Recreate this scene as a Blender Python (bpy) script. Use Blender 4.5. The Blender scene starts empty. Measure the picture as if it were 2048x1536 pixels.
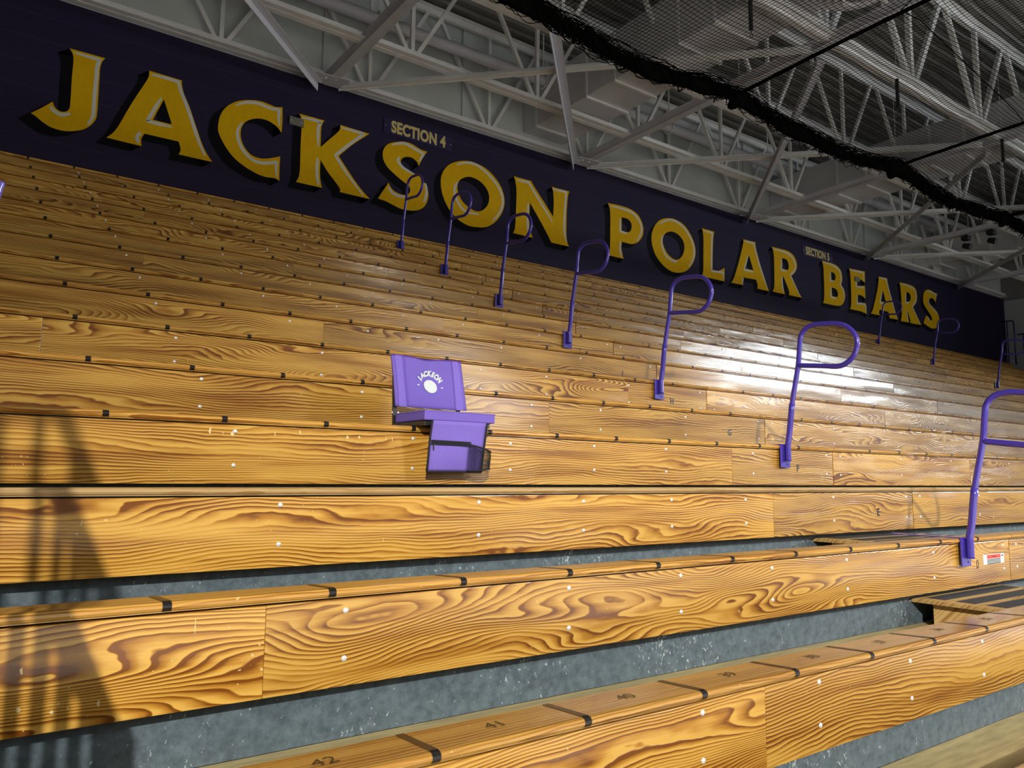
import bpy, bmesh, math, random
from mathutils import Vector, Matrix

# ------------------------------------------------------------------ camera, world, lights, exposure
sc = bpy.context.scene
C = sc.collection
random.seed(4)

cam_d = bpy.data.cameras.new('camera')
cam = bpy.data.objects.new('camera', cam_d)
C.objects.link(cam)
sc.camera = cam
cam_d.sensor_fit = 'HORIZONTAL'
cam_d.sensor_width = 36.0
cam_d.lens = 1559.51 / 2048 * 36.0
cam_d.clip_start = 0.05
cam_d.clip_end = 200
yaw, pitch, roll = 0.6259, 0.1183, 0.0098
fw = Vector((math.sin(yaw) * math.cos(pitch), math.cos(yaw) * math.cos(pitch), math.sin(pitch)))
rt0 = Vector((math.cos(yaw), -math.sin(yaw), 0))
up0 = rt0.cross(fw)
rt = rt0 * math.cos(roll) + up0 * math.sin(roll)
up = -rt0 * math.sin(roll) + up0 * math.cos(roll)
cam.matrix_world = Matrix(((rt.x, up.x, -fw.x, -0.668), (rt.y, up.y, -fw.y, -1.6219), (rt.z, up.z, -fw.z, 0.6692), (0, 0, 0, 1)))

world = bpy.data.worlds.new('world')
sc.world = world
world.use_nodes = True
world.node_tree.nodes['Background'].inputs[0].default_value = (0.80, 0.84, 1.0, 1)
world.node_tree.nodes['Background'].inputs[1].default_value = WORLD_STRENGTH = 0.07

sc.view_settings.view_transform = 'Standard'
sc.view_settings.look = 'None'
sc.view_settings.gamma = 1
sc.view_settings.exposure = -0.30
sc.cycles.use_denoising = True
sc.cycles.max_bounces = 6
sc.cycles.sample_clamp_indirect = 4.0


def aim(o, target):
    o.rotation_euler = (Vector(target) - o.location).to_track_quat('-Z', 'Y').to_euler()


def spot(loc, target, watts, angle, blend, radius, col=(1, 0.95, 0.86)):
    l = bpy.data.lights.new('hall_or_bounce_lamp', 'SPOT')
    l.energy = watts
    l.spot_size = math.radians(angle)
    l.spot_blend = blend
    l.shadow_soft_size = radius
    l.color = col
    o = bpy.data.objects.new('hall_or_bounce_lamp', l)
    o.location = loc
    aim(o, target)
    C.objects.link(o)
    return o


def area(loc, target, watts, sx, sy, col=(0.93, 0.97, 1.0)):
    l = bpy.data.lights.new('added_glare_light', 'AREA')
    l.energy = watts
    l.shape = 'RECTANGLE'
    l.size = sx
    l.size_y = sy
    l.color = col
    o = bpy.data.objects.new('added_glare_light', l)
    o.location = loc
    aim(o, target)
    C.objects.link(o)
    return o


# hanging sports-hall lamps behind the camera, their beams dipped on to the lower rows
spot((-8.2, -15, 8.0), (1.1, -1.6, -1.0), 24000, 34, 0.8, 0.16)
spot((13.0, -14, 8.5), (6.9, -1.5, -1.0), 14000, 42, 1.0, 1.4)
# unseen lamps added over the court: their floor bounce brightens the roof
for lx, ly, lw in ((-6, -9, 9500), (4, -9, 25500), (12, -9, 7000), (21, -10, 4000)):
    spot((lx, ly, 8.2), (lx, ly + 0.5, -1.05), lw, 74, 0.4, 0.3, (0.95, 0.97, 1.0))
# unseen area lights added behind the camera for the glare in the varnish
area((10.3, -9.7, 2.6), (2.2, 2.4, 1.1), 190, 2.2, 2.2)
area((31.0, -10.0, 5.35), (8.0, 3.0, 1.8), 3000, 12.0, 1.3, (0.86, 0.94, 1.0))

# ------------------------------------------------------------------ materials
MATS = {}


def nodes_of(m):
    m.use_nodes = True
    nt = m.node_tree
    return nt, nt.nodes, nt.links, nt.nodes['Principled BSDF']


def plain(name, col, rough=0.5, metal=0.0, noise=0.0, nscale=20.0, bump=0.0, coat=0.0, stretch=(1, 1, 1)):
    if name in MATS:
        return MATS[name]
    m = bpy.data.materials.new(name)
    nt, N, Lk, b = nodes_of(m)
    b.inputs['Base Color'].default_value = (*col, 1)
    b.inputs['Roughness'].default_value = rough
    b.inputs['Metallic'].default_value = metal
    b.inputs['Coat Weight'].default_value = coat
    b.inputs['Coat Roughness'].default_value = 0.12
    if noise or bump:
        tc = N.new('ShaderNodeTexCoord')
        mp = N.new('ShaderNodeMapping')
        mp.inputs['Scale'].default_value = stretch
        nz = N.new('ShaderNodeTexNoise')
        nz.inputs['Scale'].default_value = nscale
        nz.inputs['Detail'].default_value = 5
        Lk.new(tc.outputs['Object'], mp.inputs[0])
        Lk.new(mp.outputs[0], nz.inputs['Vector'])
        cr = N.new('ShaderNodeValToRGB')
        cr.color_ramp.elements[0].position = 0.3
        cr.color_ramp.elements[1].position = 0.7
        cr.color_ramp.elements[0].color = (*[c * (1 - noise) for c in col], 1)
        cr.color_ramp.elements[1].color = (*[min(1, c * (1 + noise)) for c in col], 1)
        Lk.new(nz.outputs['Fac'], cr.inputs[0])
        Lk.new(cr.outputs[0], b.inputs['Base Color'])
        if bump:
            bp = N.new('ShaderNodeBump')
            bp.inputs['Strength'].default_value = bump
            bp.inputs['Distance'].default_value = 0.01
            Lk.new(nz.outputs['Fac'], bp.inputs['Height'])
            Lk.new(bp.outputs[0], b.inputs['Normal'])
    MATS[name] = m
    return m


def math_node(N, Lk, op, a, b=None, c=None):
    n = N.new('ShaderNodeMath')
    n.operation = op
    for i, v in enumerate((a, b, c)):
        if v is None:
            continue
        if isinstance(v, (int, float)):
            n.inputs[i].default_value = v
        else:
            Lk.new(v, n.inputs[i])
    return n.outputs[0]


def wood(name, light, mid, dark, lines=64.0, swirl=22.0, rough=0.42, coat=0.75, scuff=1.0):
    m = bpy.data.materials.new(name)
    nt, N, Lk, b = nodes_of(m)
    tc = N.new('ShaderNodeTexCoord')
    oi = N.new('ShaderNodeObjectInfo')
    sep = N.new('ShaderNodeSeparateXYZ')
    Lk.new(tc.outputs['Object'], sep.inputs[0])
    M = lambda op, a, b=None, c=None: math_node(N, Lk, op, a, b, c)
    seed = M('MULTIPLY', oi.outputs['Object Index'], 3.17)
    across = M('ADD', sep.outputs['Z'], sep.outputs['Y'])

    def noise(sx, sa, off, detail=2.0, rough_=0.5):
        cb = N.new('ShaderNodeCombineXYZ')
        Lk.new(M('MULTIPLY', sep.outputs['X'], sx), cb.inputs[0])
        Lk.new(M('MULTIPLY', across, sa), cb.inputs[1])
        Lk.new(M('ADD', seed, off), cb.inputs[2])
        nz = N.new('ShaderNodeTexNoise')
        nz.inputs['Scale'].default_value = 1.0
        nz.inputs['Detail'].default_value = detail
        nz.inputs['Roughness'].default_value = rough_
        Lk.new(cb.outputs[0], nz.inputs['Vector'])
        return nz.outputs['Fac']

    big = noise(0.95, 5.0, 0.0, 1.2)
    wob = noise(6.0, 16.0, 5.3, 2.0)
    wn0 = N.new('ShaderNodeTexWhiteNoise')
    wn0.noise_dimensions = '1D'
    Lk.new(M('ADD', seed, 3.3), wn0.inputs['W'])
    sw = M('MULTIPLY', big, M('MULTIPLY', M('ADD', 0.45, wn0.outputs['Value']), swirl))
    h = M('ADD', M('MULTIPLY', across, lines), M('ADD', sw, M('MULTIPLY', wob, 1.3)))
    fr = M('FRACT', h)
    ramp = N.new('ShaderNodeValToRGB')
    e = ramp.color_ramp.elements
    e[0].position, e[0].color = 0.0, (0, 0, 0, 1)
    e[1].position, e[1].color = 1.0, (0, 0, 0, 1)
    x = e.new(0.30); x.color = (0.12, 0.12, 0.12, 1)
    x = e.new(0.66); x.color = (0.55, 0.55, 0.55, 1)
    x = e.new(0.86); x.color = (1, 1, 1, 1)
    x = e.new(0.93); x.color = (0.85, 0.85, 0.85, 1)
    Lk.new(fr, ramp.inputs[0])
    strength = M('MULTIPLY', ramp.outputs[0], M('MAXIMUM', 0.22, M('SUBTRACT', M('MULTIPLY', noise(1.3, 12.0, 11.0, 3.0), 3.2), 0.75)))
    fine = noise(5.0, 330.0, 2.0, 2.0, 0.6)
    patch = M('MAXIMUM', 0.0, M('SUBTRACT', M('MULTIPLY', noise(1.0, 17.0, 41.0, 3.0), 2.6), 1.28))
    strength = M('ADD', strength, M('MULTIPLY', patch, 0.75))
    fac = M('ADD', strength, M('MULTIPLY', M('SUBTRACT', fine, 0.5), 0.45))
    fac = M('MINIMUM', M('MAXIMUM', fac, 0.0), 1.0)
    cr = N.new('ShaderNodeValToRGB')
    ce = cr.color_ramp.elements
    ce[0].position, ce[0].color = 0.05, (*light, 1)
    ce[1].position, ce[1].color = 0.95, (*dark, 1)
    y = ce.new(0.45); y.color = (*mid, 1)
    Lk.new(fac, cr.inputs[0])
    # board to board tint
    wn = N.new('ShaderNodeTexWhiteNoise')
    wn.noise_dimensions = '1D'
    Lk.new(seed, wn.inputs['W'])
    tint = M('ADD', 0.82, M('MULTIPLY', wn.outputs['Value'], 0.30))
    mx = N.new('ShaderNodeMix')
    mx.data_type = 'RGBA'
    mx.blend_type = 'MULTIPLY'
    mx.inputs['Factor'].default_value = 1.0
    cb2 = N.new('ShaderNodeCombineXYZ')
    for i in range(3):
        Lk.new(tint, cb2.inputs[i])
    Lk.new(cr.outputs[0], mx.inputs[6])
    Lk.new(cb2.outputs[0], mx.inputs[7])
    # pale scuffs and chips in the varnish
    sc_n = noise(75.0, 60.0, 21.0, 2.0)
    sc_m = noise(3.0, 3.0, 31.0, 1.0)
    sfac = M('MULTIPLY', M('GREATER_THAN', M('ADD', sc_n, M('MULTIPLY', sc_m, 0.35)), 0.955), 0.75 * scuff)
    mx2 = N.new('ShaderNodeMix')
    mx2.data_type = 'RGBA'
    Lk.new(sfac, mx2.inputs['Factor'])
    Lk.new(mx.outputs[2], mx2.inputs[6])
    mx2.inputs[7].default_value = (0.75, 0.58, 0.28, 1)
    Lk.new(mx2.outputs[2], b.inputs['Base Color'])
    b.inputs['Roughness'].default_value = rough
    b.inputs['Specular IOR Level'].default_value = 0.3
    b.inputs['Coat Weight'].default_value = coat
    b.inputs['Coat Roughness'].default_value = 0.13
    bp = N.new('ShaderNodeBump')
    bp.inputs['Strength'].default_value = 0.25
    bp.inputs['Distance'].default_value = 0.0012
    Lk.new(M('ADD', fac, M('MULTIPLY', big, 2.0)), bp.inputs['Height'])
    Lk.new(bp.outputs[0], b.inputs['Normal'])
    Lk.new(bp.outputs[0], b.inputs['Coat Normal'])
    MATS[name] = m
    return m


W_FRONT = wood('varnished_pine_front', (0.63, 0.365, 0.070), (0.42, 0.190, 0.020), (0.165, 0.050, 0.003))
W_SEAT = wood('varnished_pine_seat', (0.60, 0.33, 0.07), (0.48, 0.23, 0.035), (0.27, 0.10, 0.012), lines=60, swirl=8)
W_PALE = wood('pale_pine_edge', (0.56, 0.38, 0.17), (0.50, 0.32, 0.13), (0.40, 0.23, 0.08), lines=40, swirl=5, coat=0.3)
W_STEP = wood('plain_plywood', (0.62, 0.42, 0.17), (0.54, 0.33, 0.11), (0.36, 0.19, 0.05), lines=30, swirl=5, coat=0.0, rough=0.5)
W_DECK = plain('worn_plywood_deck', (0.42, 0.34, 0.16), 0.6, noise=0.22, nscale=9, bump=0.05, stretch=(0.6, 4, 4))
BLACK_TAPE = plain('black_marking', (0.012, 0.010, 0.010), 0.35)
BROWN_PAINT = plain('dark_seat_line', (0.045, 0.022, 0.008), 0.35)
GRIP = plain('black_grip_strip', (0.03, 0.034, 0.042), 0.8, noise=0.3, nscale=90, bump=0.2)
ZINC = plain('zinc_bolt', (0.80, 0.80, 0.78), 0.35, 0.35)
PURPLE = plain('purple_gloss_paint', (0.062, 0.038, 0.38), 0.3, 0.0, coat=0.6)
GUARDP = plain('dark_purple_paint', (0.02, 0.015, 0.12), 0.35, coat=0.3)
FABRIC = plain('purple_canvas', (0.165, 0.108, 0.49), 0.85, noise=0.10, nscale=260, bump=0.25)
FABRIC2 = plain('light_purple_canvas', (0.205, 0.138, 0.57), 0.85, noise=0.10, nscale=260, bump=0.25)
TRIM_BLACK = plain('black_binding', (0.012, 0.012, 0.016), 0.75, noise=0.2, nscale=300)
FRAME_BLACK = plain('black_steel_tube', (0.02, 0.02, 0.018), 0.35, coat=0.2)
WHITE = plain('white_print', (0.62, 0.68, 0.68), 0.6)
YELLOW = plain('yellow_wall_paint', (0.70, 0.40, 0.003), 0.6, noise=0.05, nscale=14)
SPECLESS = 1
WHITE_WALL = plain('white_letter_paint', (0.60, 0.58, 0.50), 0.6)
BLACK_WALL = plain('black_letter_paint', (0.004, 0.004, 0.006), 0.6)
for m_ in (BLACK_WALL, YELLOW):
    m_.node_tree.nodes['Principled BSDF'].inputs['Specular IOR Level'].default_value = 0.08
CREAM = plain('cream_sign_letter', (0.60, 0.47, 0.16), 0.6)
SIGN_BG = plain('purple_sign_panel', (0.020, 0.013, 0.065), 0.4)
STEEL = plain('white_painted_steel', (0.82, 0.83, 0.82), 0.45, noise=0.05, nscale=6)
STEEL2 = plain('grey_painted_steel', (0.58, 0.58, 0.63), 0.5, noise=0.05, nscale=6)
DUCT = plain('painted_duct', (0.66, 0.66, 0.68), 0.5, noise=0.08, nscale=2.0)
PANEL = plain('pale_upper_wall', (0.54, 0.58, 0.57), 0.75, noise=0.10, nscale=1.3)
ROOF = plain('grey_roof_deck', (0.22, 0.22, 0.21), 0.7, noise=0.10, nscale=3)
ENDWALL = plain('pale_end_wall', (0.42, 0.44, 0.46), 0.8, noise=0.05, nscale=1)
FLOORM = plain('hall_floor', (0.50, 0.46, 0.40), 0.3, noise=0.08, nscale=3)
NET = plain('black_netting', (0.004, 0.004, 0.004), 0.9)
NET.node_tree.nodes['Principled BSDF'].inputs['Specular IOR Level'].default_value = 0.0
BLACK_PLASTIC = plain('black_plastic', (0.015, 0.015, 0.018), 0.4)
CONDUIT = plain('dull_metal_plate', (0.16, 0.15, 0.12), 0.5, noise=0.3, nscale=60)
RED = plain('red_sticker_print', (0.75, 0.07, 0.05), 0.5)


def metal_riser():
    m = bpy.data.materials.new('galvanised_riser')
    nt, N, Lk, b = nodes_of(m)
    tc = N.new('ShaderNodeTexCoord')

    def nz(scale, detail, rough_, st=(1, 1, 1)):
        mp = N.new('ShaderNodeMapping')
        mp.inputs['Scale'].default_value = st
        n = N.new('ShaderNodeTexNoise')
        n.inputs['Scale'].default_value = scale
        n.inputs['Detail'].default_value = detail
        n.inputs['Roughness'].default_value = rough_
        Lk.new(tc.outputs['Object'], mp.inputs[0])
        Lk.new(mp.outputs[0], n.inputs['Vector'])
        return n.outputs['Fac']

    base = N.new('ShaderNodeValToRGB')
    e = base.color_ramp.elements
    e[0].position, e[0].color = 0.34, (0.055, 0.080, 0.098, 1)
    e[1].position, e[1].color = 0.66, (0.120, 0.160, 0.190, 1)
    Lk.new(nz(26, 8, 0.7), base.inputs[0])
    s1 = math_node(N, Lk, 'GREATER_THAN', math_node(N, Lk, 'ADD', nz(70, 4, 0.7, (1, 1, 0.6)), math_node(N, Lk, 'MULTIPLY', nz(2.5, 2, 0.5), 0.45)), 0.90)
    mx = N.new('ShaderNodeMix')
    mx.data_type = 'RGBA'
    Lk.new(math_node(N, Lk, 'MULTIPLY', s1, 0.6), mx.inputs['Factor'])
    Lk.new(base.outputs[0], mx.inputs[6])
    mx.inputs[7].default_value = (0.55, 0.62, 0.64, 1)
    Lk.new(mx.outputs[2], b.inputs['Base Color'])
    b.inputs['Metallic'].default_value = 0.15
    b.inputs['Roughness'].default_value = 0.5
    return m


RISER = metal_riser()


def purple_wall():
    m = bpy.data.materials.new('purple_wall_paint')
    nt, N, Lk, b = nodes_of(m)
    tc = N.new('ShaderNodeTexCoord')
    sep = N.new('ShaderNodeSeparateXYZ')
    Lk.new(tc.outputs['Object'], sep.inputs[0])
    # thin horizontal course joints in the painted panels
    z = math_node(N, Lk, 'FRACT', math_node(N, Lk, 'MULTIPLY', sep.outputs['Z'], 3.28))
    line = math_node(N, Lk, 'LESS_THAN', z, 0.022)
    n = N.new('ShaderNodeTexNoise')
    n.inputs['Scale'].default_value = 1.1
    n.inputs['Detail'].default_value = 3
    Lk.new(tc.outputs['Object'], n.inputs['Vector'])
    line = math_node(N, Lk, 'MULTIPLY', line, math_node(N, Lk, 'MULTIPLY', n.outputs['Fac'], 0.35))
    mx = N.new('ShaderNodeMix')
    mx.data_type = 'RGBA'
    Lk.new(line, mx.inputs['Factor'])
    mx.inputs[6].default_value = (0.020, 0.015, 0.040, 1)
    mx.inputs[7].default_value = (0.12, 0.10, 0.18, 1)
    Lk.new(mx.outputs[2], b.inputs['Base Color'])
    b.inputs['Roughness'].default_value = 0.6
    b.inputs['Specular IOR Level'].default_value = 0.15
    return m


WALL_PURPLE = purple_wall()
LETTERS = [
('J','first',[(0.177,5.787,1),(0.567,5.791,1),(0.532,5.725),(0.519,5.636),(0.519,5.529),(0.522,5.285),(0.523,5.073),(0.51,4.971),(0.458,4.881),(0.375,4.805),(0.253,4.753),(0.156,4.737),(0.045,4.75),(-0.042,4.791),(-0.117,4.842),(-0.163,4.86,1),(-0.065,4.951),(0.048,5.066,1),(0.063,5.026),(0.09,4.99),(0.134,4.97),(0.176,4.976),(0.212,5.004),(0.229,5.061),(0.23,5.195),(0.226,5.434),(0.228,5.646),(0.213,5.731)],[],[[(0.23,5.752,1),(0.363,5.749),(0.505,5.747,1),(0.483,5.64),(0.484,5.517),(0.481,5.273),(0.482,5.061),(0.471,4.982),(0.432,4.889)],[(0.022,4.999),(0.08,4.95),(0.155,4.932),(0.239,4.972)]]),
('A','first',[(1.073,5.795,1),(1.472,5.788,1),(1.473,5.732),(1.504,5.62),(1.586,5.451),(1.689,5.189),(1.774,4.985),(1.84,4.873),(1.908,4.785,1),(1.486,4.781,1),(1.505,4.834),(1.502,4.881),(1.476,4.954,1),(1.069,4.948,1),(1.045,4.899),(1.034,4.85),(1.043,4.775,1),(0.642,4.781,1),(0.706,4.852),(0.765,4.96),(0.845,5.168),(0.939,5.398),(1.036,5.617),(1.071,5.715)],[[(1.268,5.467,1),(1.383,5.159,1),(1.153,5.156,1)]],[[(1.101,5.752),(1.251,5.758),(1.426,5.757,1),(1.466,5.641),(1.574,5.399),(1.712,5.049),(1.812,4.846)],[(1.237,5.477),(1.165,5.309),(1.09,5.122,1),(1.218,5.12),(1.38,5.126)],[(1.028,4.949),(0.984,4.883),(1.005,4.803)]]),
('C','first',[(2.362,5.789),(2.506,5.816),(2.639,5.805),(2.722,5.795),(2.813,5.822,1),(2.822,5.634),(2.817,5.442,1),(2.752,5.51),(2.65,5.558),(2.551,5.569),(2.438,5.544),(2.329,5.475),(2.27,5.383),(2.257,5.27),(2.282,5.16),(2.35,5.061),(2.432,5.007),(2.546,4.998),(2.659,5.027),(2.739,5.061),(2.813,5.097,1),(2.812,4.926),(2.817,4.74,1),(2.753,4.762),(2.622,4.752),(2.492,4.771),(2.33,4.831),(2.184,4.918),(2.061,5.051),(1.977,5.193),(1.957,5.286),(1.978,5.457),(2.056,5.604),(2.19,5.72)],[],[[(2.17,5.655),(2.316,5.742),(2.476,5.773),(2.641,5.754),(2.774,5.767,1),(2.766,5.652),(2.784,5.54)],[(2.275,5.446),(2.218,5.326),(2.225,5.195),(2.303,5.049),(2.435,4.949),(2.581,4.939),(2.767,5.0,1),(2.764,4.897),(2.777,4.789)]]),
('K','first',[(3.059,5.798,1),(3.438,5.802,1),(3.408,5.74),(3.394,5.655),(3.394,5.513),(3.396,5.385,1),(3.516,5.528),(3.638,5.669),(3.681,5.736),(3.684,5.805,1),(4.155,5.798,1),(4.03,5.686),(3.865,5.532),(3.678,5.324,1),(3.843,5.127),(4.019,4.934),(4.195,4.784,1),(3.717,4.784,1),(3.715,4.837),(3.63,4.933),(3.517,5.047),(3.403,5.196,1),(3.402,5.019),(3.416,4.882),(3.443,4.783,1),(3.055,4.782,1),(3.094,4.874),(3.105,5.016),(3.1,5.328),(3.102,5.609),(3.091,5.729)],[],[[(3.099,5.752),(3.238,5.762),(3.389,5.761,1),(3.352,5.679),(3.35,5.536),(3.36,5.388)],[(3.358,5.211),(3.354,5.008),(3.387,4.814)],[(3.698,5.768),(3.875,5.772),(4.065,5.773,1),(3.846,5.554),(3.624,5.324,1),(3.807,5.1),(4.089,4.815)]]),
('S','first',[(4.576,5.778),(4.737,5.831),(4.881,5.831),(5.029,5.784),(5.156,5.778,1),(5.075,5.641),(5.011,5.504,1),(4.972,5.567),(4.887,5.609),(4.785,5.596),(4.715,5.549),(4.696,5.488),(4.749,5.425),(4.873,5.38),(5.02,5.339),(5.127,5.25),(5.19,5.13),(5.187,4.995),(5.127,4.868),(5.014,4.786),(4.871,4.752),(4.708,4.749),(4.567,4.783),(4.447,4.812),(4.329,4.823,1),(4.403,4.95),(4.497,5.111,1),(4.559,5.023),(4.661,4.981),(4.762,4.976),(4.843,5.013),(4.872,5.076),(4.839,5.144),(4.735,5.195),(4.612,5.26),(4.469,5.356),(4.396,5.468),(4.392,5.597),(4.458,5.708)],[],[[(4.537,5.726),(4.738,5.802),(4.925,5.766),(5.094,5.723,1),(5.009,5.576)],[(4.673,5.567),(4.645,5.494),(4.749,5.406),(4.936,5.348)],[(4.489,5.044),(4.601,4.949),(4.804,4.948)],[(5.138,5.253),(5.163,5.105),(5.115,4.932)]]),
('O','first',[(5.884,5.81),(6.067,5.822),(6.302,5.769),(6.495,5.642),(6.618,5.486),(6.669,5.292),(6.623,5.098),(6.494,4.908),(6.319,4.782),(6.156,4.74),(5.95,4.728),(5.747,4.794),(5.589,4.917),(5.476,5.087),(5.422,5.269),(5.428,5.446),(5.508,5.603),(5.66,5.729)],[[(5.98,5.559),(6.142,5.538),(6.284,5.45),(6.352,5.324),(6.336,5.178),(6.244,5.058),(6.128,5.003),(5.99,5.023),(5.853,5.092),(5.76,5.21),(5.729,5.341),(5.767,5.448),(5.867,5.522)]],[[(5.71,5.702),(5.907,5.786),(6.138,5.779),(6.399,5.64),(6.57,5.475),(6.633,5.284),(6.575,5.088),(6.423,4.904)],[(5.734,5.417),(5.674,5.288),(5.718,5.121),(5.878,4.959),(6.152,4.958)]]),
('N','first',[(6.86,5.782,1),(7.226,5.785,1),(7.343,5.653),(7.527,5.46),(7.726,5.246,1),(7.738,5.485),(7.724,5.698),(7.691,5.788,1),(8.099,5.795,1),(8.063,5.688),(8.044,5.509),(8.031,5.223),(8.037,4.9),(8.092,4.77,1),(7.688,4.77,1),(7.556,4.956),(7.398,5.157),(7.209,5.391,1),(7.198,5.157),(7.208,4.95),(7.273,4.775,1),(6.852,4.78,1),(6.895,4.887),(6.911,5.201),(6.918,5.514),(6.898,5.676)],[],[[(6.923,5.734),(7.175,5.746,1),(7.396,5.495),(7.713,5.147)],[(7.71,5.749),(8.022,5.766,1),(7.995,5.433),(7.982,5.04),(8.037,4.835)],[(7.171,5.382),(7.156,5.086),(7.176,4.819)]]),
('P','second',[(9.037,5.787,1),(9.33,5.805),(9.607,5.795),(9.826,5.725),(9.951,5.563),(9.971,5.403),(9.915,5.275),(9.787,5.158),(9.63,5.106),(9.399,5.108,1),(9.383,4.968),(9.436,4.778,1),(9.051,4.784,1),(9.088,4.914),(9.099,5.255),(9.101,5.596),(9.081,5.705)],[[(9.395,5.584,1),(9.542,5.585),(9.635,5.534),(9.656,5.434),(9.602,5.342),(9.509,5.317),(9.392,5.324,1)]],[[(9.102,5.744),(9.421,5.755),(9.7,5.722),(9.887,5.574),(9.917,5.393),(9.787,5.193)],[(9.358,5.558),(9.349,5.304,1),(9.539,5.291)],[(9.354,5.1),(9.346,4.962),(9.375,4.808)]]),
('O','second',[(10.712,5.839),(10.917,5.845),(11.159,5.772),(11.348,5.599),(11.46,5.398),(11.462,5.201),(11.35,4.985),(11.171,4.833),(10.962,4.762),(10.724,4.759),(10.492,4.851),(10.298,5.018),(10.203,5.236),(10.207,5.426),(10.308,5.624),(10.476,5.766)],[[(10.741,5.571),(10.945,5.558),(11.099,5.453),(11.141,5.315),(11.092,5.16),(10.968,5.041),(10.831,5.017),(10.663,5.083),(10.548,5.206),(10.508,5.341),(10.571,5.485)]],[[(10.407,5.656),(10.712,5.807),(11.019,5.78),(11.295,5.589),(11.423,5.342),(11.389,5.114),(11.261,4.945)],[(10.52,5.463),(10.474,5.287),(10.595,5.047),(10.83,4.973),(10.933,5.011)]]),
('L','second',[(11.678,5.826,1),(12.076,5.829,1),(12.042,5.708),(12.016,5.45),(11.99,4.994,1),(12.169,4.998),(12.38,5.097,1),(12.375,4.956),(12.37,4.804,1),(11.648,4.801,1),(11.699,4.92),(11.715,5.246),(11.726,5.597),(11.712,5.745)],[],[[(11.731,5.786),(12.007,5.783,1),(11.978,5.444),(11.963,4.964,1),(12.346,4.99,1),(12.341,4.837)]]),
('A','second',[(13.033,5.846,1),(13.451,5.86,1),(13.466,5.716),(13.585,5.418),(13.736,5.071),(13.892,4.816,1),(13.476,4.82,1),(13.488,4.9),(13.443,5.012,1),(13.007,4.994,1),(12.975,4.899),(13.0,4.82,1),(12.589,4.812,1),(12.682,4.929),(12.83,5.237),(12.984,5.628),(13.029,5.767)],[[(13.213,5.525,1),(13.358,5.208,1),(13.047,5.201,1)]],[[(13.071,5.814),(13.396,5.823,1),(13.544,5.438),(13.851,4.85)],[(13.18,5.506),(13.038,5.168,1),(13.348,5.175)],[(12.998,4.98),(12.953,4.843)]]),
('R','second',[(14.026,5.865,1),(14.329,5.874),(14.638,5.875),(14.859,5.804),(14.964,5.655),(14.956,5.515),(14.835,5.37),(14.733,5.318,1),(14.908,5.064),(15.123,4.847,1),(14.628,4.844,1),(14.633,4.94),(14.511,5.14),(14.421,5.262,1),(14.411,5.07),(14.473,4.835,1),(14.02,4.835,1),(14.09,4.966),(14.106,5.292),(14.109,5.617),(14.086,5.775)],[[(14.415,5.671,1),(14.582,5.659),(14.652,5.547),(14.615,5.43),(14.403,5.422,1)]],[[(14.11,5.82),(14.459,5.829),(14.767,5.774),(14.903,5.617),(14.886,5.476),(14.707,5.322,1),(15.056,4.879)],[(14.384,5.651),(14.362,5.388,1),(14.546,5.386)],[(14.375,5.227),(14.41,4.88)]]),
('B','third',[(15.984,5.882,1),(16.28,5.899),(16.596,5.87),(16.77,5.785),(16.832,5.649),(16.822,5.501),(16.742,5.395,1),(16.881,5.323),(16.935,5.164),(16.857,4.987),(16.706,4.883),(16.491,4.854),(16.245,4.85),(15.976,4.847,1),(16.028,4.971),(16.047,5.258),(16.048,5.542),(16.044,5.746)],[[(16.36,5.675,1),(16.493,5.656),(16.548,5.582),(16.498,5.481),(16.356,5.459,1)],[(16.362,5.285,1),(16.537,5.271),(16.62,5.18),(16.577,5.081),(16.358,5.07,1)]],[[(16.033,5.846),(16.383,5.854),(16.697,5.773),(16.778,5.64),(16.75,5.407,1),(16.877,5.26),(16.86,5.029)],[(16.336,5.682),(16.313,5.442,1),(16.461,5.455)],[(16.326,5.28),(16.31,5.043,1),(16.538,5.035)]]),
('E','third',[(17.142,5.889,1),(17.881,5.926,1),(17.857,5.632,1),(17.689,5.68),(17.518,5.674,1),(17.493,5.496,1),(17.851,5.551,1),(17.85,5.213,1),(17.695,5.275),(17.505,5.269,1),(17.483,5.075,1),(17.853,5.102,1),(17.888,4.823,1),(17.624,4.862),(17.121,4.857,1),(17.185,4.97),(17.207,5.267),(17.21,5.562),(17.192,5.813)],[],[[(17.195,5.855),(17.8,5.881,1),(17.813,5.657)],[(17.472,5.667),(17.446,5.472,1),(17.808,5.495)],[(17.475,5.264),(17.458,5.04,1),(17.831,5.06),(17.834,4.869)]]),
('A','third',[(18.527,5.901,1),(18.934,5.922,1),(18.997,5.71),(19.163,5.267),(19.398,4.877,1),(18.962,4.865,1),(18.97,4.954),(18.915,5.024,1),(18.512,5.024,1),(18.466,4.953),(18.499,4.875,1),(18.077,4.869,1),(18.172,4.978),(18.337,5.304),(18.488,5.675)],[[(18.7,5.576,1),(18.835,5.266,1),(18.583,5.252,1)]],[[(18.565,5.881),(18.89,5.893,1),(19.06,5.497),(19.339,4.913)],[(18.679,5.562),(18.54,5.213,1),(18.831,5.221)]]),
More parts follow.
